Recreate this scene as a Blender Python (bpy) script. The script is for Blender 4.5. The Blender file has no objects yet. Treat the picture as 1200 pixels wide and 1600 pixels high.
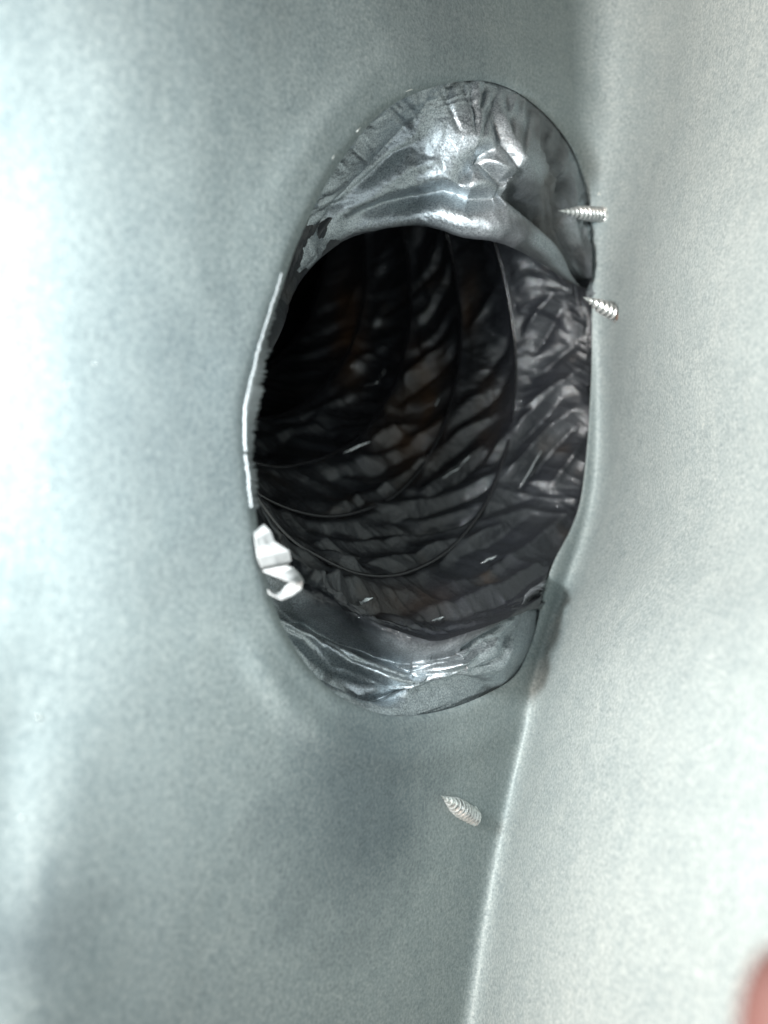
import bpy, bmesh, math, random
import numpy as np
from mathutils import Vector, Matrix

# ------------------------------------------------------------------ camera, world, lamps
scene = bpy.context.scene
COL = scene.collection
F = 1256.0                      # focal length in photo pixels (photo 1200 x 1600)

cam_d = bpy.data.cameras.new("camera")
cam = bpy.data.objects.new("camera", cam_d)
COL.objects.link(cam)
cam.rotation_euler = (math.radians(90), 0, 0)      # looks along +Y, Z up in the picture
cam_d.sensor_fit = 'VERTICAL'
cam_d.sensor_height = 36.0
cam_d.lens = 36.0 * F / 1600.0
cam_d.clip_start = 0.005
cam_d.clip_end = 10.0
cam_d.dof.use_dof = True
cam_d.dof.focus_distance = 0.262
cam_d.dof.aperture_fstop = 6.5
scene.camera = cam

world = bpy.data.worlds.new("World")
scene.world = world
world.use_nodes = True
bg = world.node_tree.nodes["Background"]
bg.inputs[0].default_value = (0.80, 0.93, 1.0, 1)
bg.inputs[1].default_value = 0.07

def area_lamp(name, loc, target, size, power, color):
    d = bpy.data.lights.new(name, 'AREA')
    d.shape = 'DISK'; d.size = size; d.energy = power; d.color = color
    o = bpy.data.objects.new(name, d); COL.objects.link(o)
    o.location = loc
    o.rotation_euler = (Vector(target) - Vector(loc)).to_track_quat('-Z', 'Y').to_euler()
    return o
# the phone's flash beside the lens, and the daylight coming in through the open duct end
area_lamp("phone_flash", (-0.022, -0.002, -0.016), (0.03, 0.27, 0.02), 0.012, 0.185, (0.90, 0.975, 1.0))
area_lamp("left_fill_lamp", (-0.105, 0.055, 0.040), (-0.090, 0.17, 0.02), 0.035, 1.50, (0.90, 0.975, 1.0))  # unseen lamp added to brighten the left wall
area_lamp("duct_end_light", (-0.40, -0.23, 0.05), (0.06, 0.2, 0.0), 0.36, 11.8, (1.0, 0.84, 0.74))

vs = scene.view_settings
vs.view_transform = 'Standard'; vs.look = 'None'; vs.exposure = 0.10; vs.gamma = 1.0
vs.use_curve_mapping = False
scene.render.film_transparent = False
try:
    scene.cycles.use_denoising = True
    scene.cycles.max_bounces = 6
except Exception:
    pass

random.seed(7)
rng = np.random.default_rng(7)

# ------------------------------------------------------------------ helpers
def tag(o, label=None, cat=None, group=None, kind=None):
    if label: o["label"] = label
    if cat: o["category"] = cat
    if group: o["group"] = group
    if kind: o["kind"] = kind
    return o

def empty(name, loc):
    o = bpy.data.objects.new(name, None); COL.objects.link(o); o.location = loc
    o.empty_display_size = 0.01
    return o

def mesh_obj(name, verts, faces, mat, parent=None, smooth=True):
    me = bpy.data.meshes.new(name)
    verts = np.asarray(verts, float)
    if parent is not None:
        verts = verts - np.array(parent_loc(parent))
    me.from_pydata(verts.tolist(), [], [tuple(int(i) for i in f) for f in faces])
    if smooth:
        me.polygons.foreach_set("use_smooth", [True] * len(me.polygons))
    me.materials.append(mat)
    me.update()
    o = bpy.data.objects.new(name, me); COL.objects.link(o)
    if parent is not None:
        o.parent = parent
    return o

def parent_loc(p):
    v = Vector((0, 0, 0))
    while p is not None:
        v = v + p.location; p = p.parent
    return v

def ring_faces(ns, na, closed=True):
    s = np.arange(ns - 1)[:, None]; a = np.arange(na if closed else na - 1)[None, :]
    b = (a + 1) % na
    f = np.stack([s * na + a, s * na + b, (s + 1) * na + b, (s + 1) * na + a], -1)
    return f.reshape(-1, 4)

def smooth(x, a, b):
    t = np.clip((x - a) / (b - a), 0, 1)
    return t * t * (3 - 2 * t)

# value noise on a lattice (periodic in x if per given)
class Noise2:
    def __init__(self, seed, n=256):
        self.t = np.random.default_rng(seed).uniform(-1, 1, (n, n)); self.n = n
    def __call__(self, x, y, perx=None):
        xi = np.floor(x).astype(int); yi = np.floor(y).astype(int)
        fx = x - xi; fy = y - yi
        fx = fx * fx * fx * (fx * (fx * 6 - 15) + 10); fy = fy * fy * fy * (fy * (fy * 6 - 15) + 10)
        p = perx or self.n
        g = lambda i, j: self.t[(i % p) % self.n, j % self.n]
        return ((g(xi, yi) * (1 - fx) + g(xi + 1, yi) * fx) * (1 - fy)
                + (g(xi, yi + 1) * (1 - fx) + g(xi + 1, yi + 1) * fx) * fy)
N1, N2, N3, N4 = Noise2(1), Noise2(2), Noise2(3), Noise2(4)

def catmull_closed(pts, n):
    """closed smooth curve through pts resampled evenly"""
    p = np.asarray(pts, float); m = len(p); out = []
    for i in range(m):
        p0, p1, p2, p3 = p[i - 1], p[i], p[(i + 1) % m], p[(i + 2) % m]
        t = np.linspace(0, 1, 24, endpoint=False)[:, None]
        out.append(0.5 * ((2 * p1) + (-p0 + p2) * t + (2 * p0 - 5 * p1 + 4 * p2 - p3) * t ** 2
                          + (-p0 + 3 * p1 - 3 * p2 + p3) * t ** 3))
    return np.concatenate(out)

def polar_sample(curve, c, ang):
    """radius of a closed curve at the given angles about c -> points"""
    d = curve - c
    a = np.arctan2(d[:, 1], d[:, 0]); r = np.hypot(d[:, 0], d[:, 1])
    o = np.argsort(a); a, r = a[o], r[o]
    rr = np.interp(ang, np.r_[a - 2 * math.pi, a, a + 2 * math.pi], np.r_[r, r, r])
    return np.stack([c[0] + rr * np.cos(ang), c[1] + rr * np.sin(ang)], -1)

def unproject(px, py, Y):
    return np.stack([(px - 600.0) / F * Y, Y, (800.0 - py) / F * Y], -1)

def project(P):
    return 600 + F * P[..., 0] / P[..., 1], 800 - F * P[..., 2] / P[..., 1]

# ------------------------------------------------------------------ the sheet-metal surface
SL = math.tan(math.radians(50))
D0 = 0.2357                      # left wall plane: Y = D0 + SL * X, bent a little

def left_depth(px, py):
    m = (px - 600.0) / F
    Y = D0 / np.maximum(1 - SL * m, 0.25)
    return Y

CR_Y = [-600, 250, 330, 800, 880, 960, 1060, 1180, 1270, 1400, 1600, 2100]
CR_X = [ 990, 965, 945, 938, 905, 868,  838,  818,  793,  768,  738,  665]
def smooth_table(xs, ys, sig):
    g = np.arange(-1000, 2600, 4.0); v = np.interp(g, xs, ys)
    k = np.exp(-0.5 * (np.arange(-60, 61) * 4.0 / sig) ** 2); k /= k.sum()
    v2 = np.convolve(np.pad(v, 60, mode='edge'), k, mode='valid')
    return lambda q: np.interp(q, g, v2)
crease_px = smooth_table(CR_Y, CR_X, 75.0)
k_tab = smooth_table([-600, 100, 600, 1000, 1600, 2100], [0.06, 0.04, -0.02, 0.12, 0.32, 0.36], 130.0)
r_tab = smooth_table([-600, 200, 500, 900, 1150, 2000], [0.16, 0.12, 0.034, 0.022, 0.020, 0.020], 80.0)

def wall_depth(px, py):
    c = crease_px(py)
    Yc = left_depth(c, py); Xc = (c - 600) / F * Yc
    k = k_tab(py)
    m = (px - 600.0) / F
    den = m + k
    Dr = np.where(den > 0.03, (Xc + k * Yc) / np.maximum(den, 0.03), 3.0)
    Dl = left_depth(px, py)
    r = r_tab(py)
    h = np.clip(0.5 + 0.5 * (Dr - Dl) / r, 0, 1)
    return Dr * (1 - h) + Dl * h - r * h * (1 - h)

OUT = np.array([(750,124),(800,139),(845,172),(880,212),(903,255),(918,300),(925,350),(927,420),(926,520),
    (922,620),(917,700),(907,780),(891,828),(866,876),(851,920),(842,965),(829,1010),(805,1056),(760,1086),
    (700,1110),(640,1121),(590,1117),(530,1092),(480,1047),(446,995),(424,945),(409,890),(399,830),(393,785),
    (385,707),(383,641),(393,590),(408,538),(420,498),(434,455),(455,393),(480,337),(506,286),(541,233),
    (580,186),(627,152),(688,130)], float)
HC = np.array([655.0, 620.0])
outline = catmull_closed(OUT, 0)

# ------------------------------------------------------------------ materials
def nodes_of(name):
    m = bpy.data.materials.new(name); m.use_nodes = True
    nt = m.node_tree
    return m, nt, nt.nodes["Principled BSDF"]

def tex_coord(nt, scale=(1, 1, 1), rot=(0, 0, 0)):
    tc = nt.nodes.new("ShaderNodeTexCoord"); mp = nt.nodes.new("ShaderNodeMapping")
    mp.inputs["Scale"].default_value = scale; mp.inputs["Rotation"].default_value = rot
    nt.links.new(tc.outputs["Object"], mp.inputs["Vector"])
    return mp.outputs["Vector"]

def noise(nt, vec, scale, detail=4, rough=0.55):
    n = nt.nodes.new("ShaderNodeTexNoise")
    n.inputs["Scale"].default_value = scale; n.inputs["Detail"].default_value = detail
    n.inputs["Roughness"].default_value = rough
    nt.links.new(vec, n.inputs["Vector"])
    return n.outputs["Fac"]

def ramp(nt, fac, stops):
    r = nt.nodes.new("ShaderNodeValToRGB")
    e = r.color_ramp.elements
    e[0].position, e[0].color = stops[0][0], (*stops[0][1], 1)
    e[1].position, e[1].color = stops[-1][0], (*stops[-1][1], 1)
    for p, c in stops[1:-1]:
        x = e.new(p); x.color = (*c, 1)
    nt.links.new(fac, r.inputs["Fac"])
    return r.outputs["Color"]

def mixc(nt, fac, a, b, mode='MIX'):
    m = nt.nodes.new("ShaderNodeMix"); m.data_type = 'RGBA'; m.blend_type = mode
    for sock, v in ((m.inputs["Factor"], fac), (m.inputs["A"], a), (m.inputs["B"], b)):
        pass
    ins = [m.inputs[0], m.inputs[6], m.inputs[7]]
    for sock, v in zip(ins, (fac, a, b)):
        if isinstance(v, bpy.types.NodeSocket): nt.links.new(v, sock)
        elif isinstance(v, tuple): sock.default_value = (*v, 1)
        else: sock.default_value = v
    return m.outputs[2]

def bump(nt, height, strength, dist, normal=None):
    b = nt.nodes.new("ShaderNodeBump")
    b.inputs["Strength"].default_value = strength; b.inputs["Distance"].default_value = dist
    nt.links.new(height, b.inputs["Height"])
    if normal is not None: nt.links.new(normal, b.inputs["Normal"])
    return b.outputs["Normal"]

def maprange(nt, v, a, b, c, d):
    m = nt.nodes.new("ShaderNodeMapRange")
    for i, x in zip(range(1, 5), (a, b, c, d)): m.inputs[i].default_value = x
    nt.links.new(v, m.inputs[0])
    return m.outputs[0]

def sheet_point(px, py):
    q = unproject(np.array(float(px)), np.array(float(py)), wall_depth(np.array(float(px)), np.array(float(py))))
    return (float(q[0]), float(q[1]) - 0.27, float(q[2]) + 0.15)
SHADE_PATCHES = [(*sheet_point(565, 1235), 0.050, 0.75), (*sheet_point(330, 660), 0.050, 0.42), (*sheet_point(700, 60), 0.040, 0.30),
          (*sheet_point(20, 1480), 0.020, 0.5)]  # dark reflection and shading of the wall, put into its colour
def mat_galv():
    m, nt, p = nodes_of("galvanised_steel")
    v = tex_coord(nt)
    vs_ = tex_coord(nt, (1, 1, 0.12))
    fine = noise(nt, v, 1050, 4, 0.75)
    mid = noise(nt, v, 90, 4, 0.6)
    big = noise(nt, v, 11, 4, 0.55)
    streak = noise(nt, vs_, 160, 3, 0.6)
    c = ramp(nt, big, [(0.32, (0.20, 0.262, 0.278)), (0.52, (0.335, 0.405, 0.415)), (0.7, (0.43, 0.485, 0.485))])
    c = mixc(nt, 0.35, c, ramp(nt, mid, [(0.35, (0.265, 0.33, 0.35)), (0.65, (0.40, 0.455, 0.455))]))
    c = mixc(nt, 0.50, c, ramp(nt, streak, [(0.35, (0.25, 0.315, 0.335)), (0.65, (0.43, 0.485, 0.48))]))
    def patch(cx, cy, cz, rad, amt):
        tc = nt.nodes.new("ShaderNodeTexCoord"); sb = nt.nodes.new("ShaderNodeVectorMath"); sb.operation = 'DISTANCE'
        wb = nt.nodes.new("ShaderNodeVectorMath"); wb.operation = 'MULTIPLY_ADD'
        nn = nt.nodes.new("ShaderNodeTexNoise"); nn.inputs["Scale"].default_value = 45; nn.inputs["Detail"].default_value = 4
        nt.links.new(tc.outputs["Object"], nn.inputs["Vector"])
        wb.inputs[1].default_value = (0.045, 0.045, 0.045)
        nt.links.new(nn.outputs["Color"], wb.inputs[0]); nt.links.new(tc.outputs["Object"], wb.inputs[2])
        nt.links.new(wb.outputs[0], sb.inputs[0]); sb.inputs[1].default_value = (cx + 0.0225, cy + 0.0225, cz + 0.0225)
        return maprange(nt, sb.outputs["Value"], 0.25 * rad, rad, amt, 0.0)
    # patches above: painted dark reflection and shade with ragged edges (object space of the duct)
    vo = nt.nodes.new("ShaderNodeTexVoronoi"); vo.inputs["Scale"].default_value = 150
    nt.links.new(v, vo.inputs["Vector"])
    sp_ = nt.nodes.new("ShaderNodeSeparateColor"); nt.links.new(vo.outputs["Color"], sp_.inputs[0])
    c = mixc(nt, 0.30, c, ramp(nt, sp_.outputs[0], [(0.0, (0.24, 0.30, 0.32)), (1.0, (0.46, 0.51, 0.51))]))     # zinc spangle
    scr = noise(nt, tex_coord(nt, (1, 1, 0.03), (0.25, 0.1, 0.0)), 700, 2, 0.5)
    c = mixc(nt, maprange(nt, scr, 0.66, 0.74, 0.0, 0.35), c, (0.56, 0.61, 0.61))                                # fine scratches
    c = mixc(nt, 0.66, c, ramp(nt, fine, [(0.32, (0.15, 0.19, 0.215)), (0.5, (0.34, 0.41, 0.425)), (0.68, (0.56, 0.615, 0.615))]))
    for args in SHADE_PATCHES:
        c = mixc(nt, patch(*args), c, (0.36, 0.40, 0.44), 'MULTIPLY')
    c = mixc(nt, 1.0, c, (0.66, 0.650, 0.630), 'MULTIPLY')
    nt.links.new(c, p.inputs["Base Color"])
    p.inputs["Metallic"].default_value = 0.16
    p.inputs["Specular IOR Level"].default_value = 0.3
    nt.links.new(maprange(nt, mid, 0.3, 0.7, 0.52, 0.66), p.inputs["Roughness"])
    n = bump(nt, fine, 0.25, 0.0002)
    n = bump(nt, big, 0.25, 0.004, n)
    nt.links.new(n, p.inputs["Normal"])
    return m

def mat_film():
    """black film; the attribute 'sheen' sets how much silvery lit sheen is painted into it"""
    m, nt, p = nodes_of("black_plastic_film")
    v = tex_coord(nt)
    at = nt.nodes.new("ShaderNodeAttribute"); at.attribute_name = "sheen"
    sh = at.outputs["Fac"]
    big = noise(nt, v, 38, 3, 0.5)
    fine = noise(nt, v, 1900, 2, 0.7)
    cr = noise(nt, tex_coord(nt, (1, 1, 1), (0.5, 0.9, 0.3)), 330, 4, 0.65)
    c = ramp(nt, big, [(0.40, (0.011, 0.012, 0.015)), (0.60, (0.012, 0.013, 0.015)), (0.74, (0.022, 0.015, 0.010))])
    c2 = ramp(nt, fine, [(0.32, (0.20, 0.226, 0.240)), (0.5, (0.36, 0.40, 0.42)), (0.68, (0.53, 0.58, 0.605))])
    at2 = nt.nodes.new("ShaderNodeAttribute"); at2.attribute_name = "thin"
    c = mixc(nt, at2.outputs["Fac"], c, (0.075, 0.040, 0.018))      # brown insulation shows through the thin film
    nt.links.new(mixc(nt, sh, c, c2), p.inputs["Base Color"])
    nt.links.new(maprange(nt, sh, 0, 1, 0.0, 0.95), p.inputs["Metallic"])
    r1 = maprange(nt, fine, 0.3, 0.7, 0.46, 0.64); r2 = maprange(nt, fine, 0.3, 0.7, 0.43, 0.56)
    mx = nt.nodes.new("ShaderNodeMix"); mx.data_type = 'FLOAT'
    nt.links.new(sh, mx.inputs[0]); nt.links.new(r1, mx.inputs[2]); nt.links.new(r2, mx.inputs[3])
    nt.links.new(mx.outputs[0], p.inputs["Roughness"])
    p.inputs["IOR"].default_value = 1.50
    p.inputs["Specular Tint"].default_value = (0.90, 0.96, 1.0, 1)
    p.inputs["Coat Weight"].default_value = 0.6
    p.inputs["Coat Roughness"].default_value = 0.05
    n = bump(nt, fine, 0.4, 0.00012)
    nt.links.new(bump(nt, cr, 0.22, 0.0013, n), p.inputs["Normal"])
    nt.links.new(bump(nt, cr, 0.55, 0.0016), p.inputs["Coat Normal"])
    return m

def mat_simple(name, col, rough, metal=0.0, nscale=600, var=0.25, bmp=0.2, bdist=0.0002, spec=0.5):
    m, nt, p = nodes_of(name)
    v = tex_coord(nt)
    f = noise(nt, v, nscale, 4, 0.6)
    lo = tuple(x * (1 - var) for x in col); hi = tuple(min(1, x * (1 + var)) for x in col)
    nt.links.new(ramp(nt, f, [(0.3, lo), (0.7, hi)]), p.inputs["Base Color"])
    p.inputs["Roughness"].default_value = rough; p.inputs["Metallic"].default_value = metal
    p.inputs["Specular IOR Level"].default_value = spec
    nt.links.new(bump(nt, f, bmp, bdist), p.inputs["Normal"])
    return m

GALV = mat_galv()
FILM = mat_film()
WIRE = mat_simple("black_coated_wire", (0.012, 0.012, 0.014), 0.22, 0, 900, 0.3, 0.2, 0.0002, 0.8)
ZINC = mat_simple("zinc_plated_screw", (0.66, 0.685, 0.67), 0.30, 0.7, 900, 0.35, 0.2, 0.0001)
TABM = mat_simple("bright_cut_steel", (0.26, 0.284, 0.292), 0.50, 0.45, 900, 0.15, 0.3, 0.0002)
TAPE = mat_simple("white_paper_tape", (0.33, 0.34, 0.34), 0.9, 0, 700, 0.06, 0.3, 0.0003)
EDGE = mat_simple("glint_sliver_film", (0.55, 0.58, 0.60), 0.20, 0.85, 1500, 0.3, 0.5, 0.0004)  # for the slivers added as glints on the film
SKIN = mat_simple("skin", (0.075, 0.030, 0.025), 0.7, 0, 300, 0.12, 0.2, 0.0004)
NAIL = mat_simple("fingernail", (0.70, 0.42, 0.36), 0.3, 0, 300, 0.08, 0.1, 0.0002)
RUST = mat_simple("rust_brown_grime", (0.10, 0.055, 0.035), 0.7, 0, 900, 0.4, 0.4, 0.0003)
GLINT_DUST = mat_simple("glint_and_dust_fleck", (0.55, 0.58, 0.55), 0.30, 0.2, 900, 0.1, 0.5, 0.0004, 0.9)  # painted glints on the metal, and real dust

# ------------------------------------------------------------------ galvanised duct
duct = empty("galvanised_duct", (0.0, 0.27, -0.15))
tag(duct, "grey galvanised sheet metal duct interior with an oval hole cut into it", "duct")

NA, NR = 900, 230
ang = np.linspace(-math.pi, math.pi, NA, endpoint=False)
hole = polar_sample(outline, HC, ang)                     # photo pixels
x0, x1, y0, y1 = -380.0, 1520.0, -380.0, 1960.0
dx, dy = np.cos(ang), np.sin(ang)
tx = np.where(dx > 0, (x1 - HC[0]) / np.maximum(dx, 1e-6), (x0 - HC[0]) / np.minimum(dx, -1e-6))
ty = np.where(dy > 0, (y1 - HC[1]) / np.maximum(dy, 1e-6), (y0 - HC[1]) / np.minimum(dy, -1e-6))
tr = np.minimum(tx, ty)
rect = np.stack([HC[0] + dx * tr, HC[1] + dy * tr], -1)
w = np.linspace(0, 1, NR)[:, None, None] ** 1.6
grid = hole[None] * (1 - w) + rect[None] * w
gx, gy = grid[..., 0], grid[..., 1]
Y = wall_depth(gx, gy)
# distance (photo px) from the hole: a shallow pressed bead around it
dist = np.hypot(gx - hole[None, :, 0], gy - hole[None, :, 1])
lower = smooth(gy, 960, 1090); upper = smooth(-gy, -420, -180)
leftm = 1 - smooth(gx, 830, 930)
bead = np.exp(-((dist - 62) / 30) ** 2) * (0.9 * lower * leftm + 0.45 * upper)
Y = Y - 0.0018 * bead
# rolled-in edge of the hole
Y = Y + 0.0022 * np.exp(-dist / 7.0)
# oil-canning of the thin sheet, and the soft fold on the lower left
Y = Y + 0.0009 * N1(gx / 260 + 3, gy / 330 + 1) + 0.00022 * N2(gx / 95, gy / 150)
fold_c = np.interp(gy, [900, 1600, 1960], [40, -60, -140])
Y = Y + 0.0022 * np.exp(-((gx - fold_c) / 75) ** 2) * smooth(gy, 950, 1300)
sheet = unproject(gx, gy, Y)
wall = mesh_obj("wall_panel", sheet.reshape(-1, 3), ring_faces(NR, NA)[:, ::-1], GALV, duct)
sm = wall.modifiers.new("thickness", 'SOLIDIFY'); sm.thickness = 0.0008; sm.offset = -1.0

# turned-back edge of the hole (a short collar behind the sheet)
NCOL = 10
loops = []
e_in = sheet[0]
cen = e_in.mean(0)
axis = np.array([-0.743, 0.669, 0.12]); axis /= np.linalg.norm(axis)
for i in range(NCOL):
    u = i / (NCOL - 1)
    out = (e_in - cen); out = out / np.linalg.norm(out, axis=1)[:, None]
    rr_ = smooth(dx, -0.1, 0.6)[:, None]
    view = e_in / np.linalg.norm(e_in, axis=1)[:, None]
    ax_ = axis * (1 - rr_) + view * rr_
    loops.append(e_in + ax_ * (0.0006 + 0.010 * u) + out * (0.0030 * math.sin(u * math.pi / 2)))
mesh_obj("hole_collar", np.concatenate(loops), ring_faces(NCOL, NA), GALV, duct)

# bright bent-over tabs of the collar along the left side of the hole
def strip(name, edge_px, widths, depth_in, mat, parent, n=60, jag=0.0, lift=0.0012):
    y_a, y_b = edge_px
    sel = hole[(hole[:, 0] < 560) & (hole[:, 1] > y_a) & (hole[:, 1] < y_b)]
    e = sel[np.argsort(sel[:, 1])]
    tt = np.linspace(0, len(e) - 1, n)
    ex = np.interp(tt, np.arange(len(e)), e[:, 0]); ey = np.interp(tt, np.arange(len(e)), e[:, 1])
    wd = np.interp(tt, np.arange(len(widths)) * (len(e) - 1) / (len(widths) - 1), widths)
    rows = []
    m = 9
    for j in range(m):
        u = j / (m - 1)
        jj = jag * (N3(tt * 0.9, np.full(n, 7.7)) + 0.8 * N3(tt * 2.6, np.full(n, 2.2))) * u
        px = ex + 1.2 * N2(tt * 0.7, np.full(n, 3.3)) + (wd + jj) * u
        Yw = wall_depth(ex, ey) - lift * (1 - u) + depth_in * u ** 1.4
        rows.append(unproject(px, ey + 2 * u, Yw))
    V = np.concatenate(rows)
    f = ring_faces(m, n, closed=False)
    o = mesh_obj(name, V, f, mat, parent)
    s = o.modifiers.new("thickness", 'SOLIDIFY'); s.thickness = 0.0006
    return o
strip("collar_tab", (546, 706), [11, 20, 22, 17, 11], 0.004, TABM, duct, jag=5)
strip("collar_tab", (709, 794), [9, 13, 12, 8], 0.004, TABM, duct, jag=4)
strip("collar_tab", (425, 538), [1, 4, 7, 5], 0.004, TABM, duct, jag=4)
strip("collar_tab", (534, 562), [8, 18, 9], 0.006, TABM, duct, jag=4, lift=0.0025)

# ------------------------------------------------------------------ flexible duct (film liner on a wire coil)
flex = empty("flexible_duct", (0.02, 0.27, -0.06))
tag(flex, "crumpled black plastic flexible duct opening behind the oval hole", "flexible duct")

LIP = np.array([(650,352),(690,358),(722,369),(765,374),(804,386),(845,408),(877,431),(923,463),(950,520),(952,620),
    (948,720),(935,810),(905,890),(850,935),(800,962),(740,985),(680,1000),(620,985),(560,960),(500,920),(455,880),(420,830),
    (400,780),(392,700),(398,620),(415,545),(440,482),(480,425),(530,381),(590,360)], float)
lip_curve = catmull_closed(LIP, 0)
NP = 1000
phi = np.linspace(-math.pi, math.pi, NP, endpoint=False)       # image angle (y down)
e1 = polar_sample(outline, HC, phi)
e2 = polar_sample(lip_curve, np.array([655.0, 660.0]), phi)
up = smooth(-np.sin(phi), 0.0, 0.9); dn = smooth(np.sin(phi), 0.0, 0.8); lf = smooth(-np.cos(phi), 0.2, 0.9)
rt = smooth(np.cos(phi), 0.35, 0.9)
L0 = unproject(e1[:, 0], e1[:, 1], wall_depth(e1[:, 0], e1[:, 1]) + 0.0042)
L0 = L0 + (L0 - L0.mean(0)) * 0.004
# how deep the lip of the cuff hangs, along its upper and its lower run
y_top = np.interp(e2[:, 0], [392, 440, 480, 530, 650, 760, 804, 845, 877, 923, 952], [.225, .258, .272, .282, .283, .280, .284, .300, .319, .343, .352])
y_bot = np.interp(e2[:, 0], [392, 455, 560, 680, 760, 800, 850, 905, 952], [.215, .247, .252, .252, .256, .266, .292, .330, .352])
wt = smooth(-np.sin(phi), -0.25, 0.25)
L3 = unproject(e2[:, 0], e2[:, 1], y_top * wt + y_bot * (1 - wt))
e12 = e1 * 0.64 + e2 * 0.36
m_top = np.interp(e12[:, 0], [390, 430, 470, 540, 650, 750, 820, 860, 905, 935], [.212, .232, .248, .260, .268, .269, .278, .300, .325, .342])
m_bot = np.interp(e12[:, 0], [390, 440, 500, 560, 650, 740, 800, 840, 900, 935], [.208, .228, .242, .245, .246, .252, .268, .292, .325, .342])
L1 = unproject(e12[:, 0], e12[:, 1], m_top * wt + m_bot * (1 - wt))

def ring_pts(t, phi, r=0.092):
    cx, cy = 0.0275 - 0.743 * t, 0.268 + 0.669 * t
    zc = 0.046 + 0.67 * t
    if np.ndim(t) == 0: pass
    c, s = np.cos(phi), np.sin(phi)
    return np.stack([cx + r * 1.01 * c * 0.669, cy + r * 1.01 * c * 0.743, zc - r * s], -1)

ctrl = [L0, L1, L3]
# just behind the lip the film runs up again to the coil
T_RINGS = [0.030, 0.050, 0.075, 0.105, 0.14, 0.18, 0.23, 0.29, 0.36]
R0 = ring_pts(0.012, phi)
mid = L3 * 0.45 + R0 * 0.55
mid[:, 1] += 0.012 * up
ctrl.append(mid)
for t in T_RINGS: ctrl.append(ring_pts(t, phi))
ctrl = np.array(ctrl)
# chordal lengths for spacing of the loft
K = len(ctrl)
NS_SEG = [60, 60, 34, 34] + [52, 52, 56, 50, 40, 24, 20, 16][:K - 5]
rows, svals = [], []
for k in range(K - 1):
    p0 = ctrl[max(k - 1, 0)]; p1 = ctrl[k]; p2 = ctrl[k + 1]; p3 = ctrl[min(k + 2, K - 1)]
    n = NS_SEG[k] if k < len(NS_SEG) else 20
    for u in np.linspace(0, 1, n, endpoint=(k == K - 2)):
        if k in (1, 2):      # keep the lip crisp
            rows.append(p1 * (1 - u) + p2 * u if k == 2 else 0.5 * ((2*p1)+(-p0+p2)*u+(2*p0-5*p1+4*p2-p3)*u*u+(-p0+3*p1-3*p2+p3)*u**3)*0.4 + 0.6*(p1*(1-u)+p2*u))
        else:
            rows.append(0.5 * ((2*p1) + (-p0+p2)*u + (2*p0-5*p1+4*p2-p3)*u*u + (-p0+3*p1-3*p2+p3)*u**3))
        svals.append(k + u)
B = np.array(rows); S = np.array(svals)[:, None] * np.ones((1, NP)); PH = np.ones((len(B), 1)) * phi[None]

def grid_normals(B):
    du = np.roll(B, -1, 1) - np.roll(B, 1, 1)
    dv = np.gradient(B, axis=0)
    n = np.cross(du, dv)
    n /= np.maximum(np.linalg.norm(n, axis=2, keepdims=True), 1e-12)
    return n
NRM = grid_normals(B)
# make the normals point into the tube (towards its axis)
axis_pts = B.mean(1, keepdims=True)
flip = np.sign((NRM * (axis_pts - B)).sum(2).mean())
NRM *= flip
PX, PY = project(B)

band = 1 - smooth(S, 1.85, 2.15)      # rim-to-lip band
tube = smooth(S, 2.3, 3.2)
H = np.zeros_like(S)

low_m0 = smooth(np.sin(PH), 0.0, 0.4)
def stroke(pts, width, amp, layer, sharp=1.0, taper=True):
    """fold line: adds a ridge (amp > 0) or furrow (amp < 0, metres) along a polyline"""
    global H
    p = np.asarray(pts, float)
    lay = band if layer == 'b' else tube
    bx0, by0 = p.min(0) - 3 * width; bx1, by1 = p.max(0) + 3 * width
    msk = (PX > bx0) & (PX < bx1) & (PY > by0) & (PY < by1) & (lay > 0.01)
    if not msk.any(): return
    x, y = PX[msk], PY[msk]
    best = np.full(x.shape, 1e9); par = np.zeros(x.shape)
    seg = np.hypot(*(p[1:] - p[:-1]).T); tot = seg.sum(); acc = 0
    for a, b, l in zip(p[:-1], p[1:], seg):
        d = b - a
        t = np.clip(((x - a[0]) * d[0] + (y - a[1]) * d[1]) / (l * l), 0, 1)
        dd = np.hypot(x - a[0] - t * d[0], y - a[1] - t * d[1])
        m = dd < best
        best[m] = dd[m]; par[m] = (acc + t[m] * l) / tot
        acc += l
    q = best / (width * (1.25 if layer == 'b' else 1.0))
    prof = np.exp(-np.abs(q) ** (1.0 + sharp))if sharp > 0 else np.maximum(0, 1 - q)
    tp = np.sin(np.clip(par, 0.02, 0.98) * math.pi) ** 0.5 if taper else 1.0
    amp = amp * (1.9 if layer == 'b' else 1.5)
    H[msk] += amp * prof * tp * lay[msk]

mm = 0.001
# --- upper band: furrow under the first fold, creases, long pleats on the left
stroke([(520,372),(570,340),(610,322),(690,299),(735,313),(805,303),(838,322),(872,352),(905,392)], 12, -3.6*mm, 'b', 0.8)
stroke([(525,350),(570,322),(610,304),(690,280),(735,294),(800,284)], 12, 0.8*mm, 'b', 0.6)
stroke([(670,330),(740,345),(800,355),(850,385),(900,430)], 20, 1.4*mm, 'b', 0.8)
stroke([(715,290),(735,262),(753,245),(780,228)], 10, -3.4*mm, 'b', 0.4)
stroke([(757,255),(789,281),(812,277)], 9, -3.4*mm, 'b', 0.4)
stroke([(760,243),(795,265),(818,262)], 8, 1.3*mm, 'b', 0.4)
stroke([(812,281),(840,328),(880,372)], 10, -3.0*mm, 'b', 0.4)
stroke([(763,160),(785,205),(804,240),(828,290)], 7, -1.7*mm, 'b', 0.3)
stroke([(775,160),(797,205),(816,240),(838,285)], 7, 1.1*mm, 'b', 0.3)
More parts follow.
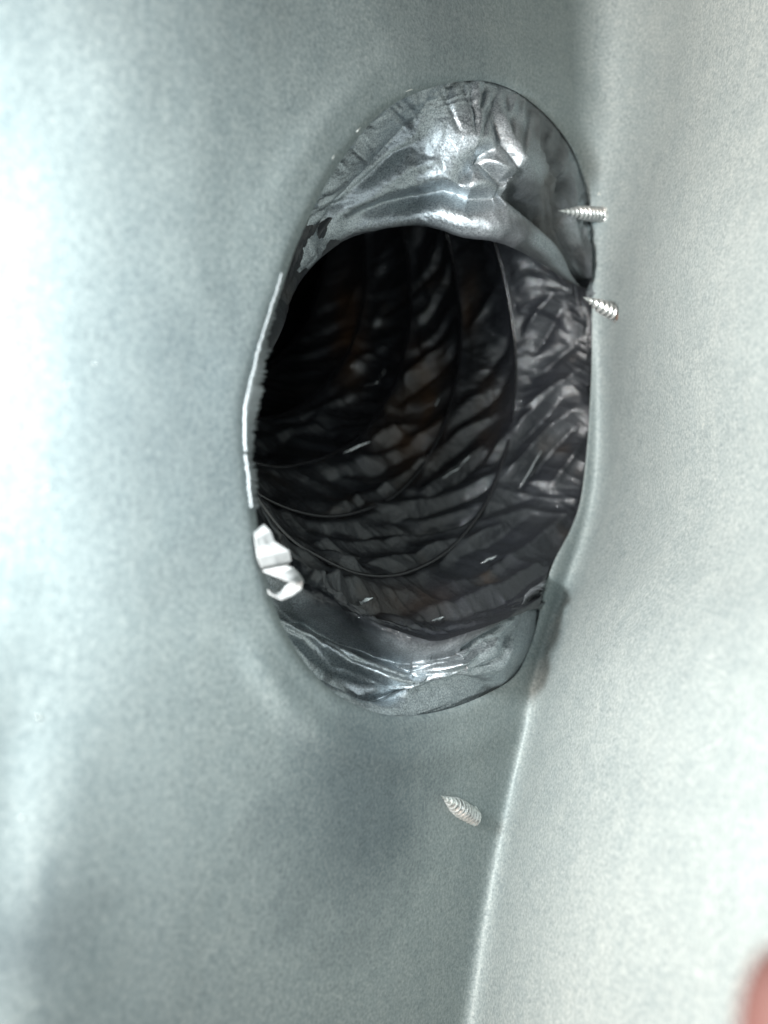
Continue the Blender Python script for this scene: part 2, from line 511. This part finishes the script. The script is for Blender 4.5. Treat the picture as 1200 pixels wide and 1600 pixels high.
stroke([(845,200),(868,250),(885,300),(893,350)], 9, -2.2*mm, 'b', 0.3)
stroke([(870,215),(893,270),(905,330)], 8, 1.5*mm, 'b', 0.3)
stroke([(890,260),(908,330),(915,400)], 7, -1.6*mm, 'b', 0.3)
stroke([(505,392),(545,322),(582,271),(644,204),(672,158)], 6, -2.8*mm, 'b', 0.3)
stroke([(484,398),(520,320),(556,250),(600,195),(630,158)], 6, -2.6*mm, 'b', 0.3)
stroke([(470,408),(500,338),(540,262),(580,208)], 5, -2.2*mm, 'b', 0.3)
stroke([(530,352),(572,300),(620,246),(652,222)], 6, -2.2*mm, 'b', 0.3)
stroke([(458,425),(486,352),(516,292)], 4, 1.0*mm, 'b', 0.3)
stroke([(600,290),(640,262),(690,250)], 10, 0.8*mm, 'b', 0.5)
# --- lower band: folds fanning out from the scrap of tape
stroke([(445,925),(505,966),(577,1007),(639,1038),(698,1076)], 11, -4.6*mm, 'b', 0.7)
stroke([(443,940),(489,1002),(541,1049),(608,1080),(670,1090),(757,1077)], 9, -3.6*mm, 'b', 0.6)
stroke([(437,945),(453,987),(494,1038),(530,1075),(580,1112)], 6, -1.9*mm, 'b', 0.3)
stroke([(468,922),(536,971),(577,997),(629,1023),(711,1023),(745,1005)], 9, -3.6*mm, 'b', 0.3)
stroke([(428,935),(440,990),(470,1035),(505,1072)], 5, -1.3*mm, 'b', 0.3)
stroke([(450,945),(500,1000),(560,1030),(640,1062)], 15, 1.3*mm, 'b', 0.9)
stroke([(640,1110),(700,1098),(770,1070),(810,1040)], 6, -1.4*mm, 'b', 0.3)
stroke([(720,1060),(760,1020),(800,990),(835,950)], 9, -1.8*mm, 'b', 0.3)
stroke([(755,1075),(790,1030),(815,1000)], 7, 1.4*mm, 'b', 0.3)
stroke([(690,1030),(740,1040),(790,1020)], 8, 1.3*mm, 'b', 0.4)
# --- pleats gathered along the rim, long pleats on the left, fans on the right and below
def cuff_line(d0, d1, f0, f1, n=7, bend=0.0):
    out = []
    for i in range(n):
        u = i / (n - 1)
        d = d0 + (d1 - d0) * u; f = f0 + (f1 - f0) * u + bend * math.sin(math.pi * u)
        k = int((d + 180) / 360 * NP) % NP
        out.append(tuple(e1[k] * (1 - f) + e2[k] * f))
    return out
prnd = random.Random(3)
dd_ = -122.0
while dd_ < -32:
    ln = prnd.uniform(0.12, 0.42)
    stroke(cuff_line(dd_, dd_ + prnd.uniform(-3, 5), 0.01, ln, 4), prnd.uniform(2.0, 3.4), prnd.choice((-1, -1, 1)) * prnd.uniform(0.5, 1.0) * mm, 'b', 0.4)
    dd_ += prnd.uniform(1.0, 2.6)
for f in (0.12, 0.26, 0.38, 0.55, 0.68, 0.82):
    stroke(cuff_line(-172 + 20 * f, -118 + 14 * f + prnd.uniform(-6, 6), min(1, f * 1.1), f * 0.8), 4.6, -1.8 * mm, 'b', 0.3)
for f in (0.2, 0.35, 0.5, 0.62, 0.75, 0.88):
    stroke(cuff_line(-66 + 10 * f, -24 + prnd.uniform(-4, 4), f * 0.7, min(1, f * 1.25), 6), 4.5, prnd.choice((-1.9, 1.2)) * mm, 'b', 0.3)
for f in (0.10, 0.22, 0.34, 0.5, 0.66, 0.8):
    stroke(cuff_line(150, 84 - 26 * f, 0.30 + 0.4 * f, f * 0.9, 8, 0.06), 6.0, -2.2 * mm, 'b', 0.3)
for f in (0.15, 0.35, 0.55, 0.75):
    stroke(cuff_line(86, 50, f, min(1, f + 0.3), 6, -0.08), 4.5, prnd.choice((-1.6, 1.1)) * mm, 'b', 0.3)
# --- inside the tube: slanting folds between the coils
T_STROKES = [
 ([(500,621),(530,590),(570,562),(608,538)], 10, 2.4), ([(479,667),(515,636),(577,610)], 9, 2.0),
 ([(484,750),(598,729),(690,683),(773,616),(804,564)], 10, -2.6), ([(490,738),(598,715),(685,668),(765,602)], 13, 2.4),
 ([(520,797),(608,760),(670,719),(732,667),(773,647)], 9, 2.6), ([(530,806),(615,772),(680,732),(742,682)], 8, -2.2),
 ([(598,636),(640,590),(670,559),(711,528)], 9, 2.4), ([(610,645),(655,600),(690,568)], 8, -2.0),
 ([(753,729),(815,662),(866,611)], 9, 2.2), ([(765,738),(830,672),(878,622)], 8, -2.0),
 ([(463,791),(567,812),(649,802),(742,771),(851,729)], 9, -2.6), ([(463,779),(567,798),(649,788),(742,757),(845,716)], 11, 2.3),
 ([(427,771),(484,822),(567,833),(690,822),(773,797),(850,765)], 8, -2.4),
 ([(470,845),(567,850),(690,838),(773,812),(840,790)], 9, 2.2),
 ([(825,595),(870,560),(908,533)], 9, -2.0), ([(820,640),(870,600),(915,575)], 10, 2.2),
 ([(640,480),(665,450),(690,430)], 10, 2.0), ([(735,520),(765,470),(785,440)], 10, 2.2),
 ([(745,600),(780,550),(800,500)], 10, -2.0), ([(820,520),(845,480),(870,455)], 10, 2.0),
 ([(830,560),(860,510),(880,480)], 9, -2.0), ([(535,500),(560,455),(600,420)], 12, 2.0),
 ([(565,700),(600,680),(660,655)], 8, 2.4), ([(575,712),(610,690),(668,665)], 7, -1.8),
 ([(660,770),(710,735),(760,690)], 8, 2.4), ([(668,780),(718,745),(770,700)], 7, -1.8),
 ([(780,760),(830,700),(860,665),(900,640)], 9, 2.2), ([(800,775),(850,715),(905,660)], 8, -1.8),
 ([(430,880),(500,905),(560,915),(640,930)], 9, 2.4), ([(440,900),(510,930),(580,950),(660,955)], 9, -2.4),
 ([(560,880),(640,872),(720,850),(800,820)], 10, 2.4), ([(600,895),(680,885),(760,850),(830,800)], 8, -2.2),
 ([(640,955),(720,945),(790,915),(850,880)], 9, 2.4), ([(650,968),(730,958),(800,930),(848,905)], 7, -2.2),
 ([(690,920),(760,900),(830,850),(890,800)], 9, 2.0), ([(860,760),(890,720),(912,690)], 8, 2.2),
 ([(700,860),(745,845),(790,822)], 6, 2.0), ([(500,860),(530,880),(560,892)], 6, 2.2),
]
for pts, wd, a in T_STROKES:
    stroke(pts, wd, a * mm, 't', 0.3)

# --- coil: the film is held by the wire and bellies out between turns
PITCH, T_FIRST = 0.031, 0.008
def coil_t(phi_img, k):              # t along the tube of turn k at image angle phi
    return T_FIRST + PITCH * (k - phi_img / (2 * math.pi))
T_of_S = np.interp(S, [2.0, 3.0] + [4.0 + i for i in range(len(T_RINGS))], [-0.020, 0.012] + T_RINGS)
phase = (T_of_S - T_FIRST) / PITCH + PH / (2 * math.pi)
fr = phase - np.round(phase)
belly = 0.5 - 0.5 * np.cos(2 * math.pi * fr)
tube_m = smooth(S, 3.0, 3.9)
near_wire = 1 - 0.75 * tube_m * np.exp(-(fr / 0.11) ** 2)
H *= near_wire
H -= 0.0022 * tube_m * (belly - 0.3)
H += 0.0010 * tube_m * np.exp(-(fr / 0.07) ** 2)
# --- crumple: slanted folds in the tube, fine pleats at the rim, general creases
def ridged(x): return 1 - 2 * np.abs(x)
sx = PH / (2 * math.pi)
ac = sx - 1.7 * T_of_S
d1 = ridged(N1(ac * 34 + 40, T_of_S * 16 + 5))
d2 = ridged(N2(ac * 80 + 11, T_of_S * 38 + 9))
d3 = N3(ac * 190 + 5, T_of_S * 110 + 3)
def pleat(ph, sharp=0.24):
    f = ph - np.floor(ph)
    return np.where(f < 1 - sharp, f / (1 - sharp), (1 - f) / sharp)
w1 = 0.9 * N1(sx * 9 + 3, T_of_S * 30 + 2) + 0.35 * N2(sx * 30 + 1, T_of_S * 70)
p1 = pleat((sx - 1.5 * T_of_S) * 30 + 0.6 * w1)
p2 = pleat((sx - 2.4 * T_of_S) * 17 + 1.1 * N3(sx * 11 + 6, T_of_S * 36 + 7) + 0.4, 0.3)
a1 = np.clip(0.65 + 0.7 * N4(sx * 11 + 3, T_of_S * 20 + 2), 0.2, 1.3); a2 = np.clip(0.35 + 1.0 * N1(sx * 10 + 50, T_of_S * 36 + 20), 0, 1.2)
H += (0.25 + 0.75 * near_wire) * smooth(S, 2.05, 2.6) * (1 + 0.5 * (1 - smooth(S, 2.8, 3.8))) * (0.0026 * a1 * (p1 - 0.5) + 0.0022 * a2 * (p2 - 0.5) + 0.0005 * d2 + 0.00014 * ridged(d3)
     + 0.00022 * ridged(N4(sx * 130 - T_of_S * 60 + 3, T_of_S * 150 + 1)))
rim = np.exp(-S / 0.42)
upm = smooth(-np.sin(PH), 0.15, 0.5)
H += band * rim * upm * (0.0009 * ridged(N1(sx * 120 + S * 1.2 + 60, S * 1.3 + 4)) + 0.0006 * N2(sx * 260 + 31, S * 2.0))
wx = sx + 0.010 * N2(sx * 22 + 4, S * 3.1 + 8); wy = S + 0.22 * N3(sx * 25 + 9, S * 2.7)
H += band * (0.00016 * ridged(N3(wx * 48 + wy * 2.6 + 8, wy * 3.4 - wx * 26 + 2)) + 0.00012 * ridged(N4(wx * 120 - wy * 5 + 2, wy * 9 + wx * 40))
             + 0.00010 * ridged(N2(wx * 300 + 2, wy * 24)) + 0.0003 * N4(sx * 18 + 9, S * 2.2))
H *= 1 - 0.85 * band * smooth(np.cos(PH), 0.78, 0.90) * (1 - low_m0)
H *= smooth(S, 0.0, 0.12) * 0.85 + 0.15
Vt = B + NRM * H[..., None]
# keep the film behind the sheet wherever it lies outside the hole
vx, vy = project(Vt)
va = np.arctan2(vy - HC[1], vx - HC[0]); vr = np.hypot(vx - HC[0], vy - HC[1])
hr = np.interp(va, np.r_[ang, math.pi], np.r_[np.hypot(*(hole - HC).T), np.hypot(*(hole[0] - HC))])
need = wall_depth(vx, vy) + 0.004
push = np.where((vr > hr - 2) & (Vt[..., 1] < need), need / Vt[..., 1], 1.0)
Vt = Vt * push[..., None]
n_b = int(np.searchsorted(S[:, 0], 2.0)) + 1          # rows of the cuff, sharing its last row with the liner
low_m = smooth(np.sin(PH), 0.0, 0.5); right_m = smooth(np.cos(PH), 0.22, 0.52) * (1 - low_m)
edge_n = 0.10 * N2(sx * 26 + 17, S * 2.0 + 1) + 0.04 * N3(sx * 110 + 5, S * 6.0)
sheen = 1 - smooth(S + low_m * (edge_n + 0.06), 1.82 - 0.35 * low_m, 2.02)  # bright sheen of the lit film, put into its colour
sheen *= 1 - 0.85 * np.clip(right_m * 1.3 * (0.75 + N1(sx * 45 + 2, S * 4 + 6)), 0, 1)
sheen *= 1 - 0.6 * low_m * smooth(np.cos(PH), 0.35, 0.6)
thin = np.zeros_like(S)
for bx_, by_, rx_, ry_, am_ in [(545,520,22,70,0.9),(640,690,45,40,0.6),(665,600,30,60,0.6),(735,480,12,50,0.5),(640,940,60,22,0.35),(760,640,25,60,0.3)]:
    thin += am_ * np.exp(-((PX - bx_) / rx_) ** 2 - ((PY - by_) / ry_) ** 2) * tube
thin *= 0.75 + 0.5 * N2(sx * 60, S * 7)
def film_part(name, rows, sh, parent, th):
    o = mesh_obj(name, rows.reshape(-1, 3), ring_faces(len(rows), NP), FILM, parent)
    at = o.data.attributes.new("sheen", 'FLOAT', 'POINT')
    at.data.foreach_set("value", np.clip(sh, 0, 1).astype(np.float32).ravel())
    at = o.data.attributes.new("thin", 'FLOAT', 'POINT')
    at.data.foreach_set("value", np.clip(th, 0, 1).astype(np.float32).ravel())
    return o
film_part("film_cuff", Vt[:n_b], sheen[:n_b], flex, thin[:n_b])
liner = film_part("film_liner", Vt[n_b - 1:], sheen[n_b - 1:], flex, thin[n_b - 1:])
# closing fold far down the tube, where it bends out of sight
last = Vt[-1]; c = last.mean(0) + np.array([-0.03, 0.03, 0.03])
capv = np.concatenate([last, last * 0.5 + c * 0.5 + np.array([-0.006, 0.006, 0.004]), c[None]])
capf = ring_faces(2, NP).tolist() + [(NP + i, NP + (i + 1) % NP, 2 * NP) for i in range(NP)]
mesh_obj("tube_bend", capv, capf, FILM, flex)

# slivers added to make glints, turned to face lens and flash
FL = np.array([-0.022, -0.002, -0.016])
def glint_sliver(p0, p1, w, layer_px=None):
    # nearest liner points under the two ends
    pts = []
    vxx, vyy = project(Vt[n_b:])
    n = 7
    for i in range(n):
        u = i / (n - 1)
        qx = p0[0] * (1 - u) + p1[0] * u + 0.5 * math.sin(i * 2.1 + p0[0]); qy = p0[1] * (1 - u) + p1[1] * u + 0.4 * math.sin(i * 1.7 + p0[1])
        dd = (vxx - qx) ** 2 + (vyy - qy) ** 2 + 4e5 * (Vt[n_b:, :, 1] - 0.25).clip(0, None) ** 2
        k = np.unravel_index(np.argmin(dd), dd.shape)
        yy = Vt[n_b:][k][1] - 0.0022
        pts.append(unproject(np.array(qx), np.array(qy), np.array(yy)))
    pts = np.array(pts)
    pts[:, 1] = np.convolve(np.pad(pts[:, 1], 2, mode='edge'), np.ones(5) / 5, mode='valid')
    tan = pts[-1] - pts[0]; tan /= np.linalg.norm(tan)
    c = pts.mean(0); v = -c / np.linalg.norm(c); l = FL - c; l /= np.linalg.norm(l)
    h = v + l; h /= np.linalg.norm(h)
    side = np.cross(tan, h); side /= np.linalg.norm(side)
    wv = w * np.sin(np.linspace(0.12, math.pi - 0.12, n)) * (0.7 + 0.5 * np.abs(np.sin(np.arange(n) * 1.9 + p0[1])))
    V = np.concatenate([pts + side * wv[:, None] * k + h * (0.0003 * (1 - k * k)) for k in (-1, -0.3, 0.4, 1)])
    o = mesh_obj("glint_sliver", V, ring_faces(4, n, closed=False), EDGE, liner)
    sd = o.modifiers.new("thickness", 'SOLIDIFY'); sd.thickness = 0.00015
for a_, b_, w_ in [((535,708),(578,690),.0010),((566,603),(590,597),.0008),((590,598),(602,577),.0004),((680,634),(690,616),.0008),
    ((722,724),(734,712),.0008),((690,748),(722,728),.0004),((812,762),(846,704),.0006),((752,880),(776,868),.0008),((560,942),(582,934),.0013),
    ((676,970),(694,964),.0010)]:
    glint_sliver(a_, b_, w_ * 0.65)

# the wire coil itself
def tube_mesh(path, r, ns=8):
    path = np.asarray(path, float)
    tan = np.gradient(path, axis=0); tan /= np.linalg.norm(tan, axis=1)[:, None]
    ref = np.array([0.3, 0.2, 0.93])
    a = np.cross(tan, ref); a /= np.linalg.norm(a, axis=1)[:, None]
    b = np.cross(tan, a)
    th = np.linspace(0, 2 * math.pi, ns, endpoint=False)
    r = np.broadcast_to(np.asarray(r, float), (len(path),))
    V = path[:, None] + r[:, None, None] * (np.cos(th)[None, :, None] * a[:, None] + np.sin(th)[None, :, None] * b[:, None])
    return V.reshape(-1, 3), ring_faces(len(path), ns)
for k in range(1, 7):
    th = np.linspace(-math.pi * 0.98, math.pi * 0.98, 260)
    tt = coil_t(th, k)
    ok = tt > 0.013
    P = np.array([ring_pts(a, np.array([b]))[0] for a, b in zip(tt[ok], th[ok])])
    if len(P) < 10: continue
    cpt = np.array([[0.0275 - 0.743 * a, 0.268 + 0.669 * a, 0.046 + 0.67 * a] for a in tt[ok]])
    inw = cpt - P; inw /= np.linalg.norm(inw, axis=1)[:, None]
    P = P + inw * (0.0024 + 0.0005 * N2(th[ok] * 5 + k, np.full(ok.sum(), 1.0 + k)))[:, None]
    V, f = tube_mesh(P, 0.00085, 8)
    mesh_obj("wire_turn", V, f, WIRE, flex)

# ------------------------------------------------------------------ screws
def screw(base_px, tip_px, base_lift, tip_dy, label, rusty=False):
    bp = unproject(np.array(base_px[0], float), np.array(base_px[1], float),
                   wall_depth(np.array(base_px[0], float), np.array(base_px[1], float)) - base_lift)
    tp = unproject(np.array(tip_px[0], float), np.array(tip_px[1], float), bp[1] + tip_dy)
    root = empty("sheet_metal_screw", Vector(bp))
    tag(root, label, "screw", "screws poking through the sheet metal")
    d = tp - bp; L = np.linalg.norm(d); d /= L
    a = np.cross(d, [0.1, 0.3, 0.9]); a /= np.linalg.norm(a); b = np.cross(d, a)
    nz, nt_ = 170, 28
    z = np.linspace(-0.003, L, nz); th = np.linspace(0, 2 * math.pi, nt_, endpoint=False)
    Z, TH = np.meshgrid(z, th, indexing='ij')
    pitch = 0.0026
    taper = np.clip((L - Z) / (L * 0.62), 0, 1) ** 0.9
    saw = np.abs(((Z / pitch - TH / (2 * math.pi)) % 1.0) - 0.5) * 2
    thread = np.clip((saw - 0.45) / 0.55, 0, 1)
    R = 0.0017 * taper + 0.00135 * thread * np.clip(taper * 1.5 - 0.12, 0, 1) + 0.00005
    V = bp + Z[..., None] * d + R[..., None] * (np.cos(TH)[..., None] * a + np.sin(TH)[..., None] * b)
    mesh_obj("threaded_shank", V.reshape(-1, 3), ring_faces(nz, nt_), ZINC, root)
    # puckered burr of sheet metal the screw has pushed up
    prof = [(0.0038, -0.0006), (0.0033, 0.0002), (0.0030, 0.0009), (0.0026, 0.0012), (0.0022, 0.0010)]
    q = lambda ox, oy: unproject(np.array(base_px[0] + ox, float), np.array(base_px[1] + oy, float), wall_depth(np.array(base_px[0] + ox, float), np.array(base_px[1] + oy, float)))
    wn = np.cross(q(4, 0) - q(-4, 0), q(0, 4) - q(0, -4)); wn /= np.linalg.norm(wn)
    if np.dot(wn, d) < 0: wn = -wn
    wa = np.cross(wn, [0.1, 0.3, 0.9]); wa /= np.linalg.norm(wa); wb = np.cross(wn, wa)
    nb = 30; t2 = np.linspace(0, 2 * math.pi, nb, endpoint=False); vv = []
    for r, h in prof:
        wob = 1 + 0.10 * np.sin(3 * t2 + 1) + 0.06 * np.sin(7 * t2)
        vv.append(bp + (h * wob)[:, None] * wn + (r * wob)[:, None] * (np.cos(t2)[:, None] * wa + np.sin(t2)[:, None] * wb))
    mesh_obj("burr", np.concatenate(vv), ring_faces(len(prof), nb), RUST if rusty else ZINC, root)
    return root
screw((940, 336), (872, 329), 0.000, -0.020, "pale screw point overlapping the upper fold of black plastic")
screw((964, 492), (911, 464), 0.000, -0.012, "pale screw with orange rust speck beside the middle of the dark opening", True)
screw((737, 1275), (689, 1243), 0.000, -0.022, "lone silver screw point below the oval hole")

# ------------------------------------------------------------------ scrap of white tape on the left edge
def ribbon(name, ribs, parent, mat, sub=1, thick=0.0003):
    ribs = np.asarray(ribs, float)        # (n, 2, 3): px, py, depth offset from the wall
    n = len(ribs)
    t = np.linspace(0, n - 1, (n - 1) * sub + 1)
    cols = []
    m = 5
    for j in range(m):
        u = j / (m - 1)
        q = ribs[:, 0] * (1 - u) + ribs[:, 1] * u
        qq = np.stack([np.interp(t, np.arange(n), q[:, i]) for i in range(3)], -1)
        d = wall_depth(np.full(len(t), 405.0), qq[:, 1]) + qq[:, 2] * 0.001 + 0.0004 * N4(t * 0.9 + 3, np.full(len(t), u * 2.2 + 1))
        cols.append(unproject(qq[:, 0], qq[:, 1], d))
    o = mesh_obj(name, np.concatenate(cols), ring_faces(m, len(t), closed=False), mat, parent, smooth=False)
    s = o.modifiers.new("thickness", 'SOLIDIFY'); s.thickness = thick
    return o
tp = unproject(np.array(425.0), np.array(890.0), np.array(0.2))
tape = empty("tape_scrap", Vector(tp))
tag(tape, "crumpled scrap of white tape caught on left edge of the hole", "tape")
ribbon("tape_strip", [[(398,831,-2),(412,819,2)],[(399,842,-3),(423,830,1)],[(401,857,-3),(429,846,1)],
                      [(403,872,-4),(452,861,2)],[(408,886,-3),(455,876,3)],[(414,897,0),(448,886,5)]], tape, TAPE)
ribbon("tape_strip", [[(411,891,-3),(446,884,-1)],[(430,899,-4),(458,887,0)],[(450,907,-4),(468,897,2)],[(462,911,-3),(475,908,4)]], tape, TAPE)
ribbon("tape_strip", [[(475,908,4),(455,910,6)],[(471,921,2),(447,917,5)],[(455,932,0),(440,926,3)],[(440,938,-2),(430,930,1)],[(420,928,-3),(418,922,0)]], tape, TAPE)

# ------------------------------------------------------------------ small marks and flecks on the metal
def fleck(px, py, w, h, rot, mat, name, parent=duct, hgt=0.0005):
    d = float(wall_depth(np.array(px, float), np.array(py, float)))
    n = 12; V = []
    for rr, lift in ((1.0, 0.0), (0.6, 0.8), (0.0, 1.0)):
        for i in range(n):
            a = 2 * math.pi * i / n
            k = rr * (1 + 0.25 * math.sin(3 * a + px))
            ux, uy = w * k * math.cos(a), h * k * math.sin(a)
            qx = px + ux * math.cos(rot) - uy * math.sin(rot); qy = py + ux * math.sin(rot) + uy * math.cos(rot)
            V.append(unproject(np.array(qx), np.array(qy), wall_depth(np.array(qx), np.array(qy)) - 0.0002 - hgt * lift))
    return mesh_obj(name, np.array(V), ring_faces(3, n), mat, parent)
fleck(808, 1181, 2.5, 8, 0.25, RUST, "grime_spot")
fleck(812, 1168, 1.5, 5, 0.25, GLINT_DUST, "glint_fleck")
fleck(913, 882, 4, 11, 0.1, GLINT_DUST, "glint_fleck")  # pale reflection on the wall drawn as a fleck
fleck(906, 1074, 4, 13, 0.12, GLINT_DUST, "glint_fleck")
for (x, y, a, b, r) in [(618,112,8,1.6,-0.4),(606,119,5,1.2,-0.5),(417,148,5,1.4,-0.7),(816,112,3,1.4,-0.8),(985,66,4,2,-0.5),
        (895,135,9,1.2,0.3),(640,141,6,1.1,-0.3),(560,203,5,1.1,-0.9),(521,245,5,1.0,-1.1),(936,303,2,3,0),(705,106,5,1.1,-0.2)]:
    fleck(x, y, a, b, r, GLINT_DUST, "glint_fleck", hgt=0.0004)  # flecks stand in for glints mirrored in the metal

for (x, y, a, b, r) in [(150,1108,2,6,0.3),(35,1278,5,2,0.1),(112,1000,2,2,0),(75,762,2,2,0),(148,568,3,2,0.4),(260,1062,2,2,0),(105,600,2,2,0),
        (232,880,2,1.5,0),(60,1120,4,1.5,-0.4),(300,1290,1.5,2,0),(1010,560,2,4,0),(978,700,2,3,0),(960,930,2,5,0.1),(885,1120,1.5,4,0.2)]:
    fleck(x, y, a, b, r, GLINT_DUST, "dust_fleck", hgt=0.0003)

# ------------------------------------------------------------------ hand at the lower right corner (out of focus)
def hand():
    P = lambda px, py, y: Vector(unproject(np.array(float(px) + 20), np.array(float(py)), np.array(float(y) * 0.82)))
    root = empty("hand", P(1420, 2300, 0.07))
    tag(root, "blurred pink fingertip of a hand at the bottom right corner", "hand")
    tipj = P(1262, 1462, 0.090); j1 = P(1248, 1640, 0.088); j2 = P(1290, 1900, 0.082); kn = P(1420, 2250, 0.072)
    wr = P(1900, 3100, 0.05)
    verts = [kn, j2, j1, tipj, wr]
    rad = [0.0095, 0.0082, 0.0076, 0.0058, 0.022]
    edges = [(4, 0), (0, 1), (1, 2), (2, 3)]
    dirf = (j2 - kn)
    side = Vector((0.9, 0.1, -0.25)).normalized()
    for i in range(3):
        k2 = kn + side * (0.018 * (i + 1)) + Vector((0, -0.002 * i, -0.004 * i))
        a = k2 + dirf * (0.9 - 0.08 * i) + Vector((0.006, -0.006, 0))
        b = a + dirf * 0.35 + Vector((0.010, -0.016, -0.004))
        c2 = b + Vector((0.004, -0.016, -0.012))
        s = len(verts); verts += [k2, a, b, c2]; rad += [0.0095, 0.0080, 0.0074, 0.0058]
        edges += [(4, s), (s, s + 1), (s + 1, s + 2), (s + 2, s + 3)]
    t0 = wr * 0.7 + kn * 0.3 + Vector((0.004, -0.016, -0.02)); s = len(verts)
    verts += [t0, t0 + Vector((0.006, -0.014, 0.018)), t0 + Vector((0.012, -0.020, 0.036))]
    rad += [0.011, 0.0095, 0.0075]
    edges += [(4, s), (s, s + 1), (s + 1, s + 2)]
    me = bpy.data.meshes.new("hand_skin")
    base = parent_loc(root)
    me.from_pydata([v - base for v in verts], edges, [])
    o = bpy.data.objects.new("hand_skin", me); COL.objects.link(o); o.parent = root
    sk = o.modifiers.new("skin", 'SKIN')
    for i, r in enumerate(rad):
        me.skin_vertices[0].data[i].radius = (r, r)
    me.skin_vertices[0].data[4].use_root = True
    sk.use_smooth_shade = True
    su = o.modifiers.new("sub", 'SUBSURF'); su.levels = 2; su.render_levels = 2
    me.materials.append(SKIN)
    # nail on the back of the index fingertip
    n = 9; V = []
    ax = (tipj - j1).normalized(); sd = Vector((1, 0.15, 0)).normalized(); nr = ax.cross(sd).normalized()
    if nr.y > 0: nr = -nr
    for i in range(n):
        for j in range(n):
            u, v = i / (n - 1) - 0.5, j / (n - 1) - 0.5
            V.append(np.array(tipj + ax * (0.002 + 0.009 * u) + sd * (0.008 * v) + nr * (0.0056 - 0.006 * v * v * 2)))
    mesh_obj("fingernail", V, ring_faces(n, n, closed=False), NAIL, root)
hand()
